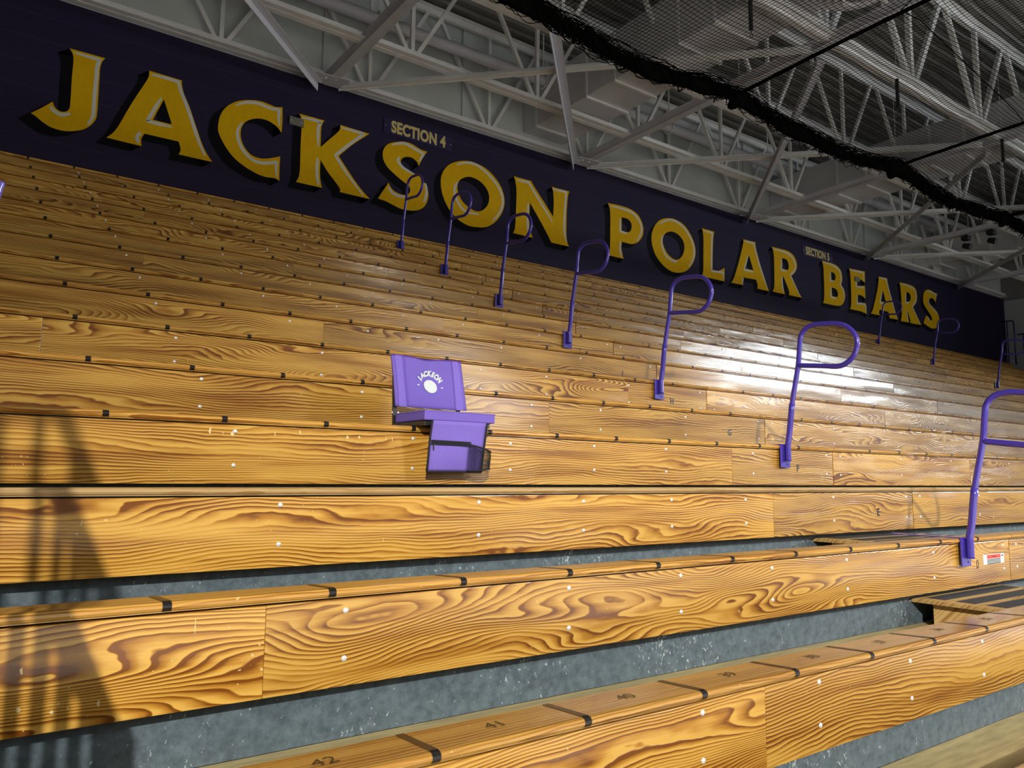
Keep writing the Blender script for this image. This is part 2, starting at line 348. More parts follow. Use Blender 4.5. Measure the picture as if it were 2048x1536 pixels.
('R','third',[(19.55,5.907,1),(19.903,5.928),(20.251,5.913),(20.421,5.835),(20.461,5.656),(20.408,5.487),(20.216,5.334,1),(20.392,5.118),(20.614,4.882,1),(20.038,4.867,1),(20.025,4.956),(19.918,5.191,1),(19.898,5.076),(19.964,4.869,1),(19.536,4.861,1),(19.603,5.037),(19.619,5.286),(19.616,5.624),(19.593,5.823)],[[(19.903,5.7,1),(20.054,5.688),(20.122,5.584),(20.031,5.457),(19.854,5.42,1)]],[[(19.619,5.873),(19.986,5.884),(20.331,5.822),(20.402,5.648),(20.34,5.478),(20.171,5.328,1),(20.549,4.908)],[(19.872,5.696),(19.822,5.4,1),(20.027,5.422)],[(19.877,5.208),(19.911,4.897)]]),
('S','third',[(20.97,5.906),(21.206,5.953),(21.412,5.913),(21.615,5.907,1),(21.537,5.765),(21.475,5.626,1),(21.367,5.717),(21.228,5.72),(21.119,5.658),(21.118,5.564),(21.294,5.47),(21.519,5.383),(21.635,5.232),(21.607,5.11),(21.521,4.981),(21.369,4.881),(21.135,4.864),(20.867,4.924),(20.734,4.954,1),(20.815,5.08),(20.918,5.198,1),(21.023,5.107),(21.158,5.077),(21.234,5.133),(21.174,5.219),(20.981,5.358),(20.813,5.498),(20.785,5.657),(20.846,5.806)],[],[[(21.013,5.877),(21.293,5.895),(21.548,5.862,1),(21.439,5.727)],[(21.131,5.683),(21.081,5.558),(21.336,5.429),(21.577,5.272)],[(20.961,5.168),(21.112,5.071)]])]


# ------------------------------------------------------------------ builders
class MB:
    """collects simple shapes and links them as one mesh object"""

    def __init__(self):
        self.v, self.f = [], []

    def box(self, x0, x1, y0, y1, z0, z1):
        n = len(self.v)
        self.v += [(x0, y0, z0), (x1, y0, z0), (x1, y1, z0), (x0, y1, z0), (x0, y0, z1), (x1, y0, z1), (x1, y1, z1), (x0, y1, z1)]
        self.f += [tuple(n + i for i in q) for q in ((0, 3, 2, 1), (4, 5, 6, 7), (0, 1, 5, 4), (1, 2, 6, 5), (2, 3, 7, 6), (3, 0, 4, 7))]
        return self

    def prism_x(self, prof, x0, x1):
        n, k = len(self.v), len(prof)
        self.v += [(x0, y, z) for y, z in prof] + [(x1, y, z) for y, z in prof]
        self.f += [tuple(n + i for i in range(k))[::-1], tuple(n + k + i for i in range(k))]
        self.f += [(n + i, n + (i + 1) % k, n + k + (i + 1) % k, n + k + i) for i in range(k)]
        return self

    def bar(self, a, b, w, h=None, upv=(0, 0, 1)):
        """rectangular member from a to b, w wide (across) and h high (along up)"""
        h = h or w
        a, b = Vector(a), Vector(b)
        d = (b - a).normalized()
        s = d.cross(Vector(upv))
        if s.length < 1e-4:
            s = d.cross(Vector((1, 0, 0)))
        s.normalize()
        u = s.cross(d)
        n = len(self.v)
        for p in (a, b):
            for i, j in ((-1, -1), (1, -1), (1, 1), (-1, 1)):
                self.v.append(tuple(p + s * (w / 2 * i) + u * (h / 2 * j)))
        self.f += [tuple(n + i for i in q) for q in ((0, 1, 2, 3), (7, 6, 5, 4), (0, 4, 5, 1), (1, 5, 6, 2), (2, 6, 7, 3), (3, 7, 4, 0))]
        return self

    def tube(self, pts, r, seg=12, closed=False, cap=True):
        pts = [Vector(p) for p in pts]
        n0 = len(self.v)
        k = len(pts)
        prev = None
        for i, p in enumerate(pts):
            if closed:
                d = pts[(i + 1) % k] - pts[i - 1]
            else:
                d = pts[min(i + 1, k - 1)] - pts[max(i - 1, 0)]
            d.normalize()
            if prev is None:
                prev = d.cross(Vector((0.31, 0.17, 0.93)))
                if prev.length < 0.1:
                    prev = d.cross(Vector((1, 0, 0)))
            s = (prev - d * prev.dot(d)).normalized()
            prev = s
            t = d.cross(s)
            rr = r[i] if isinstance(r, (list, tuple)) else r
            for j in range(seg):
                a = 2 * math.pi * j / seg
                self.v.append(tuple(p + s * (math.cos(a) * rr) + t * (math.sin(a) * rr)))
        m = k if closed else k - 1
        for i in range(m):
            for j in range(seg):
                a = n0 + i * seg + j
                b = n0 + i * seg + (j + 1) % seg
                c = n0 + ((i + 1) % k) * seg + (j + 1) % seg
                d_ = n0 + ((i + 1) % k) * seg + j
                self.f.append((a, b, c, d_))
        if cap and not closed:
            self.f.append(tuple(n0 + j for j in range(seg))[::-1])
            self.f.append(tuple(n0 + (k - 1) * seg + j for j in range(seg)))
        return self

    def disc_dome(self, c, r, h, axis=(0, -1, 0), seg=12):
        c, ax = Vector(c), Vector(axis)
        s = ax.orthogonal().normalized()
        t = ax.cross(s)
        rings = ((1.0, 0.0), (0.97, 0.35), (0.75, 0.75), (0.4, 0.96))
        n = len(self.v)
        for rr, hh in rings:
            for j in range(seg):
                a = 2 * math.pi * j / seg
                self.v.append(tuple(c + s * (math.cos(a) * rr * r) + t * (math.sin(a) * rr * r) + ax * (h * hh)))
        self.v.append(tuple(c + ax * h))
        for i in range(len(rings) - 1):
            for j in range(seg):
                self.f.append((n + i * seg + j, n + i * seg + (j + 1) % seg, n + (i + 1) * seg + (j + 1) % seg, n + (i + 1) * seg + j))
        top = len(self.v) - 1
        for j in range(seg):
            self.f.append((n + 3 * seg + j, n + 3 * seg + (j + 1) % seg, top))
        return self

    def build(self, name, mat, parent=None, bevel=0.0, smooth=False, loc=None, seed=None, segs=2):
        """vertices are given relative to the parent (or to loc for a thing of one mesh)"""
        me = bpy.data.meshes.new(name)
        me.from_pydata(self.v, [], self.f)
        bm = bmesh.new()
        bm.from_mesh(me)
        bmesh.ops.recalc_face_normals(bm, faces=bm.faces)
        if bevel:
            es = [e for e in bm.edges if len(e.link_faces) == 2 and e.calc_face_angle(0) > 0.6]
            bmesh.ops.bevel(bm, geom=es, offset=bevel, segments=segs, affect='EDGES', profile=0.6)
        bm.to_mesh(me)
        bm.free()
        me.materials.append(mat)
        if smooth:
            me.polygons.foreach_set('use_smooth', [True] * len(me.polygons))
        o = bpy.data.objects.new(name, me)
        C.objects.link(o)
        if parent:
            o.parent = parent
        if loc:
            o.location = loc
        if seed is not None:
            o.pass_index = seed
        return o


def tag(o, label=None, cat=None, group=None, kind=None):
    if label:
        o['label'] = label
    if cat:
        o['category'] = cat
    if group:
        o['group'] = group
    if kind:
        o['kind'] = kind
    return o


def thing(name, label, cat, loc=(0, 0, 0), group=None):
    o = bpy.data.objects.new(name, None)
    o.empty_display_size = 0.1
    o.location = loc
    C.objects.link(o)
    return tag(o, label, cat, group)


def catmull(pts, closed=False, n=6):
    """points are (x, y) or (x, y, 1) where 1 marks a corner"""
    k = len(pts)
    out = []
    P = [Vector((p[0], p[1])) for p in pts]
    cor = [len(p) > 2 for p in pts]
    rng = range(k if closed else k - 1)
    for i in rng:
        j = (i + 1) % k
        p1, p2 = P[i], P[j]
        p0 = P[i - 1] if (closed or i > 0) and not cor[i] else p1 * 2 - p2 if False else (P[i - 1] if (closed or i > 0) else p1)
        p3 = P[(j + 1) % k] if (closed or j < k - 1) else p2
        if cor[i]:
            p0 = p1
        if cor[j]:
            p3 = p2
        if cor[i] and cor[j]:
            out.append(p1.copy())
            continue
        for q in range(n):
            t = q / n
            out.append(0.5 * ((2 * p1) + (p2 - p0) * t + (2 * p0 - 5 * p1 + 4 * p2 - p3) * t * t + (3 * p1 - p0 - 3 * p2 + p3) * t ** 3))
    if not closed:
        out.append(P[-1].copy())
    return out


def fill_mesh(name, loops, y0, thick, mat, parent):
    """flat painted shape in the XZ plane with holes, given a small thickness towards -Y"""
    cu = bpy.data.curves.new(name, 'CURVE')
    cu.dimensions = '2D'
    cu.fill_mode = 'BOTH'
    cu.extrude = thick / 2
    for lp in loops:
        s = cu.splines.new('POLY')
        s.points.add(len(lp) - 1)
        for i, p in enumerate(lp):
            s.points[i].co = (p[0], p[1], 0, 1)
        s.use_cyclic_u = True
    tmp = bpy.data.objects.new(name, cu)
    C.objects.link(tmp)
    bpy.context.view_layer.update()
    dg = bpy.context.evaluated_depsgraph_get()
    me = bpy.data.meshes.new_from_object(tmp.evaluated_get(dg))
    bpy.data.objects.remove(tmp)
    me.transform(Matrix(((1, 0, 0, 0), (0, 0, -1, y0 - thick / 2), (0, 1, 0, 0), (0, 0, 0, 1))))
    me.name = name
    me.materials.clear()
    me.materials.append(mat)
    o = bpy.data.objects.new(name, me)
    C.objects.link(o)
    if parent:
        o.parent = parent
    return o


def text_mesh(name, body, size, mat, parent, mtx, bold=0.0, sx=1.0, thick=0.001, spacing=1.0):
    cu = bpy.data.curves.new(name, 'FONT')
    cu.body = body
    cu.size = size
    cu.offset = bold
    cu.extrude = thick / 2
    cu.space_character = spacing
    cu.align_x = 'CENTER'
    cu.align_y = 'CENTER'
    tmp = bpy.data.objects.new(name, cu)
    C.objects.link(tmp)
    bpy.context.view_layer.update()
    dg = bpy.context.evaluated_depsgraph_get()
    me = bpy.data.meshes.new_from_object(tmp.evaluated_get(dg))
    bpy.data.objects.remove(tmp)
    me.transform(mtx @ Matrix.Diagonal((sx, 1, 1, 1)))
    me.name = name
    me.materials.clear()
    me.materials.append(mat)
    o = bpy.data.objects.new(name, me)
    C.objects.link(o)
    if parent:
        o.parent = parent
    return o


def face_front(x, y, z, rot=0.0):
    """matrix that stands flat text up in the XZ plane, read from -Y"""
    return Matrix.Translation((x, y, z)) @ Matrix.Rotation(math.pi / 2, 4, 'X') @ Matrix.Rotation(rot, 4, 'Z')


def structure(mb, name, mat, **k):
    o = mb.build(name, mat, **k)
    o['kind'] = 'structure'
    return o


# ------------------------------------------------------------------ the hall
FLOOR_Z = -1.05
YW = 8.8
structure(MB().box(-14, 40, -24, 9.2, FLOOR_Z - 0.1, FLOOR_Z), 'floor', FLOORM)
structure(MB().box(-6, 25.9, YW, YW + 0.12, FLOOR_Z, 6.36), 'wall_rear', WALL_PURPLE)
structure(MB().box(-6, 25.9, YW + 0.06, YW + 0.2, 6.36, 8.3), 'wall_rear_upper', PANEL)
structure(MB().box(25.9, 26.1, -4.0, YW + 0.2, FLOOR_Z, 6.29), 'wall_right', ENDWALL)
structure(MB().box(26.02, 26.2, -4.0, YW + 0.2, 6.29, 8.3), 'wall_right_upper', ROOF)
rf = MB()
prof = []
y = YW + 0.2
while y > -6:
    prof += [(y, 8.30), (y - 0.09, 8.30), (y - 0.12, 8.34), (y - 0.21, 8.34)]
    y -= 0.24
prof += [(y, 8.5), (YW + 0.2, 8.5)]
n0 = len(prof)
for i in range(n0 - 3):
    rf.v += [(-6, *prof[i]), (26.2, *prof[i]), (26.2, *prof[i + 1]), (-6, *prof[i + 1])]
    rf.f.append((4 * i, 4 * i + 1, 4 * i + 2, 4 * i + 3))
rf.box(-6, 26.2, y, YW + 0.2, 8.42, 8.52)
structure(rf, 'ceiling', ROOF)
# panel joints of the pale upper wall
for i, x in enumerate((-1.0, 3.45, 5.87, 8.3, 10.75, 13.2, 15.6, 18.05, 20.5, 22.9)):
    structure(MB().box(x - 0.06, x + 0.06, YW + 0.02, YW + 0.07, 6.38, 8.3), 'trim_%d' % (i + 1), PANEL)

# ------------------------------------------------------------------ roof steel
ZC = 6.45
TOP = 8.16
joists = ((8.72, 'against the purple wall', -3.0), (7.45, 'second out from the purple wall', -3.0),
          (5.75, 'third out from the purple wall', -3.0), (3.75, 'fourth out, above the black net', -3.0), (1.7, 'fifth out, far over the black net', 2.0))
node0 = (1.91, 1.95, 1.05, 1.67, 1.5)


def angle_pair(mb, y, z, x0, x1, leg=0.085, hi=0.11, up_=1):
    t = 0.012
    for s in (-1, 1):
        pr = [(y + s * 0.014, z), (y + s * (0.014 + leg), z), (y + s * (0.014 + leg), z + up_ * t), (y + s * (0.014 + t), z + up_ * t), (y + s * (0.014 + t), z + up_ * hi), (y + s * 0.014, z + up_ * hi)]
        mb.prism_x(pr, x0, x1)


for ji, (jy, txt, jx0) in enumerate(joists):
    j = thing('roof_joist', 'long pale steel lattice joist %s' % txt, 'roof joist', (0, jy, ZC), 'steel joists along the roof')
    big = ji == 3
    lg = 0.105 if big else 0.085
    m = MB()
    angle_pair(m, 0, -0.06, jx0, 25.8, lg, 0.17 if big else 0.11)
    if big:
        m.box(jx0, 25.8, -0.03, 0.03, -0.10, -0.06)
    m.build('bottom_chord', STEEL, j)
    m = MB()
    angle_pair(m, 0, TOP - ZC, jx0, 25.8, lg, 0.11, -1)
    m.build('top_chord', STEEL, j)
    x = node0[ji] - 2.18 * 2
    while x < 25.4:
        if x > jx0 + 0.3:
            for dx in (-1.02, 0, 1.02):
                a = (x + (0.06 if dx > 0 else -0.06 if dx < 0 else 0), 0, -0.01)
                b = (min(x + dx, 25.7), 0, TOP - ZC - 0.03)
                MB().bar(a, b, 0.075 if big else 0.055, 0.07 if big else 0.05, (0, 1, 0)).build('web_brace', STEEL, j)
        x += 2.18

BX = (-1.42, 3.45, 8.3, 13.25, 18.05, 22.9)
bl = ('out of the frame at the left', 'nearest the letters K and S', 'above the gap between the words', 'above the letter R of the second word', 'that carries two black cameras', 'nearest the end wall')
for i, x in enumerate(BX):
    b = thing('roof_beam', 'thick grey steel tie running out from the purple wall, %s' % bl[i], 'roof beam', (x, YW - 0.05, ZC - 0.12), 'ties across the joists')
    m = MB()
    m.box(-0.07, 0.07, -7.6, 0.0, -0.006, 0.006)
    m.box(-0.07, -0.058, -7.6, 0.0, 0, 0.11)
    m.box(0.058, 0.07, -7.6, 0.0, 0, 0.11)
    m.box(-0.10, 0.10, -7.6, 0.0, 0.10, 0.112)
    m.build('tie_bar', STEEL2, b)
    pl = MB()
    pl.v += [(-0.42, -0.02, -0.012), (0.30, -0.02, -0.012), (0.2, -0.34, -0.012), (-0.25, -0.30, -0.012), (-0.42, -0.02, 0.0), (0.30, -0.02, 0.0), (0.2, -0.34, 0.0), (-0.25, -0.30, 0.0)]
    pl.f += [(0, 1, 2, 3), (7, 6, 5, 4), (0, 4, 5, 1), (1, 5, 6, 2), (2, 6, 7, 3), (3, 7, 4, 0)]
    pl.build('gusset_plate', STEEL2, b)
    for bx, by in ((-0.12, -0.22), (-0.17, -0.17), (0.02, -0.24)):
        MB().disc_dome((bx, by, -0.012), 0.016, 0.014, (0, 0, -1)).build('bolt', ZINC, b, smooth=True)

for i in range(len(BX) - 1):
    x0, x1 = BX[i], BX[i + 1]
    which = ('left edge', 'near', 'middle', 'far', 'end')[i]
    m = MB()
    m.bar((x0 + 0.19, 8.66, ZC - 0.15), (x1 - 0.19, 4.0, ZC - 0.15), 0.13, 0.012)
    m.bar((x0 + 0.16, 8.73, ZC - 0.11), (x1 - 0.06, 3.98, ZC - 0.10), 0.012, 0.11)
    tag(m.build('cross_brace', STEEL), 'flat pale angle brace running outwards to the right in the %s roof bay' % which, 'brace', 'diagonal braces between the roof ties')
    m = MB()
    m.bar((x1 - 0.19, 8.66, ZC - 0.17), (x0 + 0.19, 4.0, ZC - 0.17), 0.13, 0.012)
    m.bar((x1 - 0.16, 8.73, ZC - 0.21), (x0 + 0.06, 3.98, ZC - 0.22), 0.012, 0.11)
    tag(m.build('cross_brace', STEEL2), 'flat pale angle brace running outwards to the left in the %s roof bay' % which, 'brace', 'diagonal braces between the roof ties')

pp = thing('ceiling_pipe', 'pale round pipe running along the roof behind the joists', 'pipe', (0, 8.3, 7.28))
MB().tube([(-3, 0, -0.05), (25.7, 0, 0.35)], 0.095, 16).build('pipe', STEEL2, pp, smooth=True)
x = 0.9
while x < 25:
    MB().tube([(x, -0.0 + 0.125 * math.cos(a), -0.05 + 0.4 * (x + 3) / 28.7 + 0.125 * math.sin(a)) for a in [k * math.pi / 8 for k in range(16)]], 0.016, 6, closed=True).build('pipe_clamp', STEEL, pp)
    MB().tube([(x, 0, 0.05), (x, 0, 0.95)], 0.012, 6).build('hanger_rod', STEEL, pp)
    x += 3.1

# ducts
for i, (x, y1) in enumerate(((7.10, 2.3), (14.1, 2.0), (21.2, 2.0))):
    d = thing('air_duct', ('near', 'middle', 'far')[i] + ' pale rectangular air duct crossing above the roof joists', 'air duct', (x, 0, 6.65), 'rectangular air ducts')
    MB().box(0, 0.88, y1, YW + 0.05, 0, 0.78).build('duct_body', DUCT, d, bevel=0.01)
    for y in (8.49, 7.19, 6.55, 5.27, 4.65, 3.4, 2.75):
        m = MB()
        m.box(-0.012, 0.892, y - 0.022, y + 0.022, -0.035, 0.79)
        m.build('flange', STEEL, d)
df = thing('air_diffuser', 'large round ringed air diffuser above the black net', 'air diffuser', (7.55, 2.95, 6.4))
for k, r in enumerate((0.42, 0.33, 0.24, 0.15)):
    MB().tube([(r * math.cos(a), r * math.sin(a), -0.04 * k) for a in [q * math.pi / 24 for q in range(48)]], 0.028, 8, closed=True).build('ring', DUCT, df, smooth=True)
m = MB().tube([(0, 0, 0.21), (0, 0, 0.02)], 0.40, 32)
m.build('collar', DUCT, df, smooth=False)

# cameras on the fourth tie
for i, (cy_, t) in enumerate(((6.42, 'left'), (5.88, 'right'))):
    c = thing('security_camera', '%s of the two black cameras clamped to a roof tie' % t, 'camera', (18.05, cy_, ZC - 0.1), 'black cameras under the roof tie')
    MB().box(-0.05, 0.05, -0.03, 0.03, -0.02, 0.16).build('white_clamp', WHITE_WALL, c, bevel=0.006)
    MB().tube([(0, 0, -0.02), (0, 0, -0.16)], 0.03, 10).build('stem', BLACK_PLASTIC, c)
    MB().box(-0.09, 0.09, -0.08, 0.08, -0.16, -0.06).build('yoke', BLACK_PLASTIC, c, bevel=0.015)
    MB().tube([(0.0, 0.07, -0.27), (0.0, -0.09, -0.33)], [0.06, 0.075], 14).build('lens_barrel', BLACK_PLASTIC, c)

# ------------------------------------------------------------------ painted lettering on the purple wall
word_name = {'first': 'JACKSON', 'second': 'POLAR', 'third': 'BEARS'}
SHV = Vector((-0.125, -0.10))
for ch, word, outer, holes, whites in LETTERS:
    o = thing('painted_letter', 'big yellow wall letter %s with black shadow in the word %s' % (ch, word_name[word]), 'letter', (0, 0, 0), 'painted letters on the purple wall')
    pts = catmull(outer, True, 5)
    hl = [catmull(h, True, 5) for h in holes]
    cx_ = sum(p.x for p in pts) / len(pts)
    cz_ = sum(p.y for p in pts) / len(pts)
    o.location = (cx_, YW, cz_)
    off = Vector((cx_, cz_))
    # black drop shadow: the letter's own outline swept down and to the left
    sh = MB()
    for lp in [pts] + hl:
        k = len(lp)
        for a in range(k):
            p, q = lp[a] - off, lp[(a + 1) % k] - off
            n = len(sh.v)
            for w_ in (p, q, q + SHV, p + SHV):
                sh.v.append((w_.x, -0.0022, w_.y))
            sh.f.append((n, n + 1, n + 2, n + 3))
    sh.build('drop_shadow', BLACK_WALL, o)
    fill_mesh('shadow_face', [[p - off + SHV for p in lp] for lp in [pts] + hl], -0.0025, 0.001, BLACK_WALL, o)
    fill_mesh('letter_face', [[p - off for p in lp] for lp in [pts] + hl], -0.0045, 0.001, YELLOW, o)
    for wl in whites:
        c2 = catmull(wl, False, 5)
        mw = MB()
        L2, R2 = [], []
        kk = len(c2)
        for a, p in enumerate(c2):
            dd = (c2[min(a + 1, kk - 1)] - c2[max(a - 1, 0)]).normalized()
            nn = Vector((-dd.y, dd.x))
            wd = 0.021 * min(1.0, 0.45 + 0.9 * min(a, kk - 1 - a) / max(1, kk / 3))
            L2.append(p + nn * wd - off)
            R2.append(p - nn * wd - off)
        for p in L2 + R2:
            mw.v.append((p.x, -0.0066, p.y))
        for a in range(kk - 1):
            mw.f.append((a, a + 1, kk + a + 1, kk + a))
        mw.build('highlight', WHITE_WALL, o)

for nm, x0, x1 in (('4', 4.39, 5.61), ('5', 15.21, 16.43)):
    s = thing('section_sign', 'small purple sign reading SECTION %s high on the wall' % nm, 'sign', ((x0 + x1) / 2, YW, 6.008), 'section signs')
    MB().box(-0.61, 0.61, -0.012, -0.002, -0.12, 0.12).build('panel', SIGN_BG, s)
    text_mesh('lettering', 'SECTION ' + nm, 0.25, CREAM, s, face_front(0.0, -0.0135, 0.0), bold=0.011, sx=0.76, thick=0.001, spacing=1.05)
    for bx in (-0.585, 0.585):
        MB().disc_dome((bx, -0.012, 0), 0.008, 0.004).build('screw', ZINC, s)
for x, z, t in ((3.02, 5.66, 'beside the K of JACKSON'), (17.48, 5.66, 'over the E of BEARS')):
    s = thing('wall_plate', 'small dull metal plate screwed to the wall %s' % t, 'wall plate', (x, YW, z), 'small metal plates on the letters')
    MB().box(-0.105, 0.105, -0.03, -0.003, -0.06, 0.06).build('plate', CONDUIT, s, bevel=0.004)
    for bx in (-0.075, 0.075):
        MB().disc_dome((bx, -0.03, 0), 0.009, 0.006).build('screw', ZINC, s)

# ------------------------------------------------------------------ bleachers
ROW = {'A': (-1.20, -0.56), 'B': (-0.605, -0.268), 'C': (-0.01, 0.021), 'D': (0.604, 0.311), 'E': (1.204, 0.597), 'F': (1.802, 0.889),
       'G': (2.409, 1.177), 'H': (3.018, 1.472), 'I': (3.626, 1.774), 'J': (4.23, 2.067), 'K': (4.831, 2.367), 'L': (5.425, 2.664),
       'M': (6.03, 2.967), 'N': (6.629, 3.27), 'O': (7.229, 3.571), 'P': (7.831, 3.872), 'Q': (8.431, 4.176)}
LET = 'ABCDEFGHIJKLMNOPQ'
S = 0.457
X1 = 4.858
SEC = 5.53
NOSE = [(0.0, 0.0), (-0.008, 0.003), (-0.013, 0.010), (-0.013, 0.017), (-0.007, 0.0235), (0.004, 0.0255), (0.03, 0.0245), (0.17, 0.0165), (0.18, 0.012), (0.18, -0.012), (0.0, -0.003)]
BOLTX = (-0.09, -0.975, -1.845, -2.45, -3.055, -3.65, -4.52, -5.43)
SPLICE = {'B': (-2.2,), 'C': (-3.35,), 'D': (-4.76,), 'E': (-1.59,), 'F': (-1.2,), 'G': (-2.303,), 'H': (-5.17, -0.977), 'I': (-3.4,), 'J': (-2.05,), 'K': (-4.4, -1.3),
          'L': (-3.0,), 'M': (-1.7,), 'N': (-4.1,), 'O': (-2.4,), 'P': (-3.6,), 'Q': (-2.0,), 'A': ()}
bolt_me = MB().disc_dome((0, 0, 0), 0.0092, 0.0045).build('bolt', ZINC, smooth=True)
bolt_mesh = bolt_me.data
bpy.data.objects.remove(bolt_me)

NP = len(NOSE)


def line_mesh(w_, d_y, extra=0.0012):
    m = MB()
    path = NOSE[:8]
    offs = []
    for i, (y_, z_) in enumerate(path):
        a = path[max(0, i - 1)]
        b = path[min(len(path) - 1, i + 1)]
        t = Vector((b[0] - a[0], b[1] - a[1])).normalized()
        nrm = Vector((-t.y, t.x))
        if nrm.x > 0 and i < 4:
            nrm = -nrm
        if i >= 4 and nrm.y < 0:
            nrm = -nrm
        offs.append((y_ + nrm.x * extra, z_ + nrm.y * extra))
    for x_ in (-w_ / 2, w_ / 2):
        for y_, z_ in offs:
            m.v.append((x_, y_, z_))
    k = len(offs)
    for i in range(k - 1):
        m.f.append((i, i + 1, k + i + 1, k + i))
    return m


tmp = line_mesh(0.023, 0.17).build('seat_line', BLACK_TAPE)
line_me = tmp.data
line_me.materials.append(BROWN_PAINT)
for p_ in line_me.polygons:
    if p_.center.y > 0.01:
        p_.material_index = 1
bpy.data.objects.remove(tmp)

# number of blocks of each row that the hall has in view
VIS = {'A': 2, 'B': 2, 'C': 1, 'D': 2, 'E': 2, 'F': 2, 'G': 2, 'H': 3, 'I': 3, 'J': 3, 'K': 4, 'L': 4, 'M': 4, 'N': 4, 'O': 5, 'P': 5, 'Q': 5}
ordinal = {'A': 'lowest', 'B': 'second', 'C': 'third', 'D': 'fourth', 'E': 'fifth', 'F': 'sixth', 'G': 'seventh', 'H': 'eighth', 'I': 'ninth', 'J': 'tenth', 'K': 'eleventh',
           'L': 'twelfth', 'M': 'thirteenth', 'N': 'fourteenth', 'O': 'fifteenth', 'P': 'sixteenth', 'Q': 'top'}
look = {'C': 'black numbers on its seat, nearest long bench in the photo', 'D': 'a red and white sticker by the nearest purple handrail', 'F': 'the purple folding seat clipped on it',
        'E': 'its seat edge at eye height, painted letter E', 'G': 'painted letter G, behind the folding seat', 'H': 'painted letter H by a handrail foot', 'I': 'painted letter I'}
blocks = ('near block', 'second block past the first seam', 'third block', 'fourth block', 'end block by the far wall')
seed = 1
for L_ in LET:
    y0, z0 = ROW[L_]
    i = LET.index(L_)
    for s in range(VIS[L_]):
        xr = X1 + SEC * s
        xl = -2.6 if s == 0 else xr - SEC
        if s == 4:
            xr = 25.35
        if s == 3 and False:
            pass
        lab = 'varnished wood bleacher bench, %s row from the floor, %s' % (ordinal[L_], blocks[s])
        if s == 0 and L_ in look:
            lab = 'long varnished bench with ' + look[L_]
        t = thing('bleacher_bench', lab, 'bleacher bench', (xr, y0, z0), 'bleacher benches')
        a, b = xl - xr + 0.0035, -0.0035
        seed += 1
        MB().prism_x(NOSE, a, b).build('seat_board', W_PALE if L_ == 'E' else W_SEAT, t, seed=seed, smooth=False)
        cuts = [c for c in (SPLICE[L_] if s == 0 else (-1.0 - random.random() * 3.4,)) if a < c < b]
        edges = [a] + sorted(cuts) + [b]
        for k in range(len(edges) - 1):
            seed += 1
            MB().box(edges[k] + 0.0004, edges[k + 1] - 0.0004, 0.004, 0.026, -0.262, -0.0095).build('front_board', W_FRONT, t, bevel=0.0025, seed=seed)
        # riser sheet with its folded foot, and the plywood foot deck behind the seat
        zb = (ROW[LET[i - 1]][1] - z0 - 0.15) if i else FLOOR_Z - z0
        m = MB()
        m.box(a, b, 0.09, 0.094, zb + 0.001, -0.17)
        m.build('riser_sheet', RISER, t)
        yn = (ROW[LET[i + 1]][0] - y0 + 0.088) if i < 16 else YW - y0 - 0.004
        MB().box(a, b, 0.06, yn, -0.17, -0.15).build('deck_board', W_DECK, t)
        for q in (0.3, 0.5, 0.75):
            MB().box(a * q - 0.02, a * q + 0.02, 0.03, 0.12, -0.148, -0.013).build('seat_bracket', RISER, t)
        MB().box(a, b, 0.028, 0.045, -0.06, -0.0032).build('gap_shade_strip', FRAME_BLACK, t)  # black strip added behind the board gap, stands in for its shade
        # bolts
        near = s < 2
        bx = list(BOLTX)
        if s == 0:
            bx += [-6.3, -7.1]
        for x_ in bx:
            if x_ < a:
                continue
            for zz in (-0.04, -0.18):
                if i > 10 and zz < -0.1:
                    continue
                o = bpy.data.objects.new('bolt', bolt_mesh)
                o.location = (x_, 0.0042, zz + random.uniform(-0.004, 0.004))
                o.parent = t
                C.objects.link(o)
        k = 1
        while -k * S > a + 0.05:
            if s < 4 and L_ != 'E':
                o = bpy.data.objects.new('seat_line', line_me)
                o.location = (-k * S, 0, 0)
                o.parent = t
                C.objects.link(o)
            k += 1
        if s == 0 and L_ in 'DEFGHIJK':
            zt = -0.141
            if L_ == 'D':
                text_mesh('row_letter', 'D', 0.07, BLACK_TAPE, t, face_front(-0.444, 0.0032, zt), bold=0.0004, sx=0.62)
            else:
                text_mesh('row_letter', L_, 0.068, BLACK_TAPE, t, face_front(-0.455, 0.0032, zt), bold=0.0028, sx=0.95)
        if s == 0 and L_ == 'C':
            for q in range(1, 13):
                num = 32 + q
                mt = Matrix.Translation((-(q + 0.5) * S, 0.085, 0.0232)) @ Matrix.Rotation(-0.055, 4, 'X')
                text_mesh('seat_number', str(num), 0.066, BLACK_TAPE, t, mt, bold=-0.0006, sx=0.95, thick=0.0006)
        if s == 0 and L_ == 'D':
            st = MB().box(4.490 - X1, 4.772 - X1, 0.0025, 0.0042, 0.165 - z0, 0.224 - z0).build('sticker', WHITE, t)
            st['label'] = 'white sticker with a red bar and black lines'
            MB().box(4.540 - X1, 4.722 - X1, 0.0015, 0.0026, 0.198 - z0, 0.221 - z0).build('red_bar', RED, st)
            for zz in (0.166, 0.174, 0.182, 0.190):
                MB().box(4.540 - X1, 4.722 - X1, 0.0016, 0.0026, zz - z0, zz + 0.0045 - z0).build('black_line', BLACK_TAPE, st)
            MB().box(4.60 - X1, 4.665 - X1, 0.0008, 0.0016, 0.205 - z0, 0.214 - z0).build('print', plain('dark_red_print', (0.25, 0.02, 0.02), 0.6), st)
            MB().box(4.735 - X1, 4.76 - X1, 0.0016, 0.0026, 0.207 - z0, 0.214 - z0).build('print', BLACK_TAPE, st)

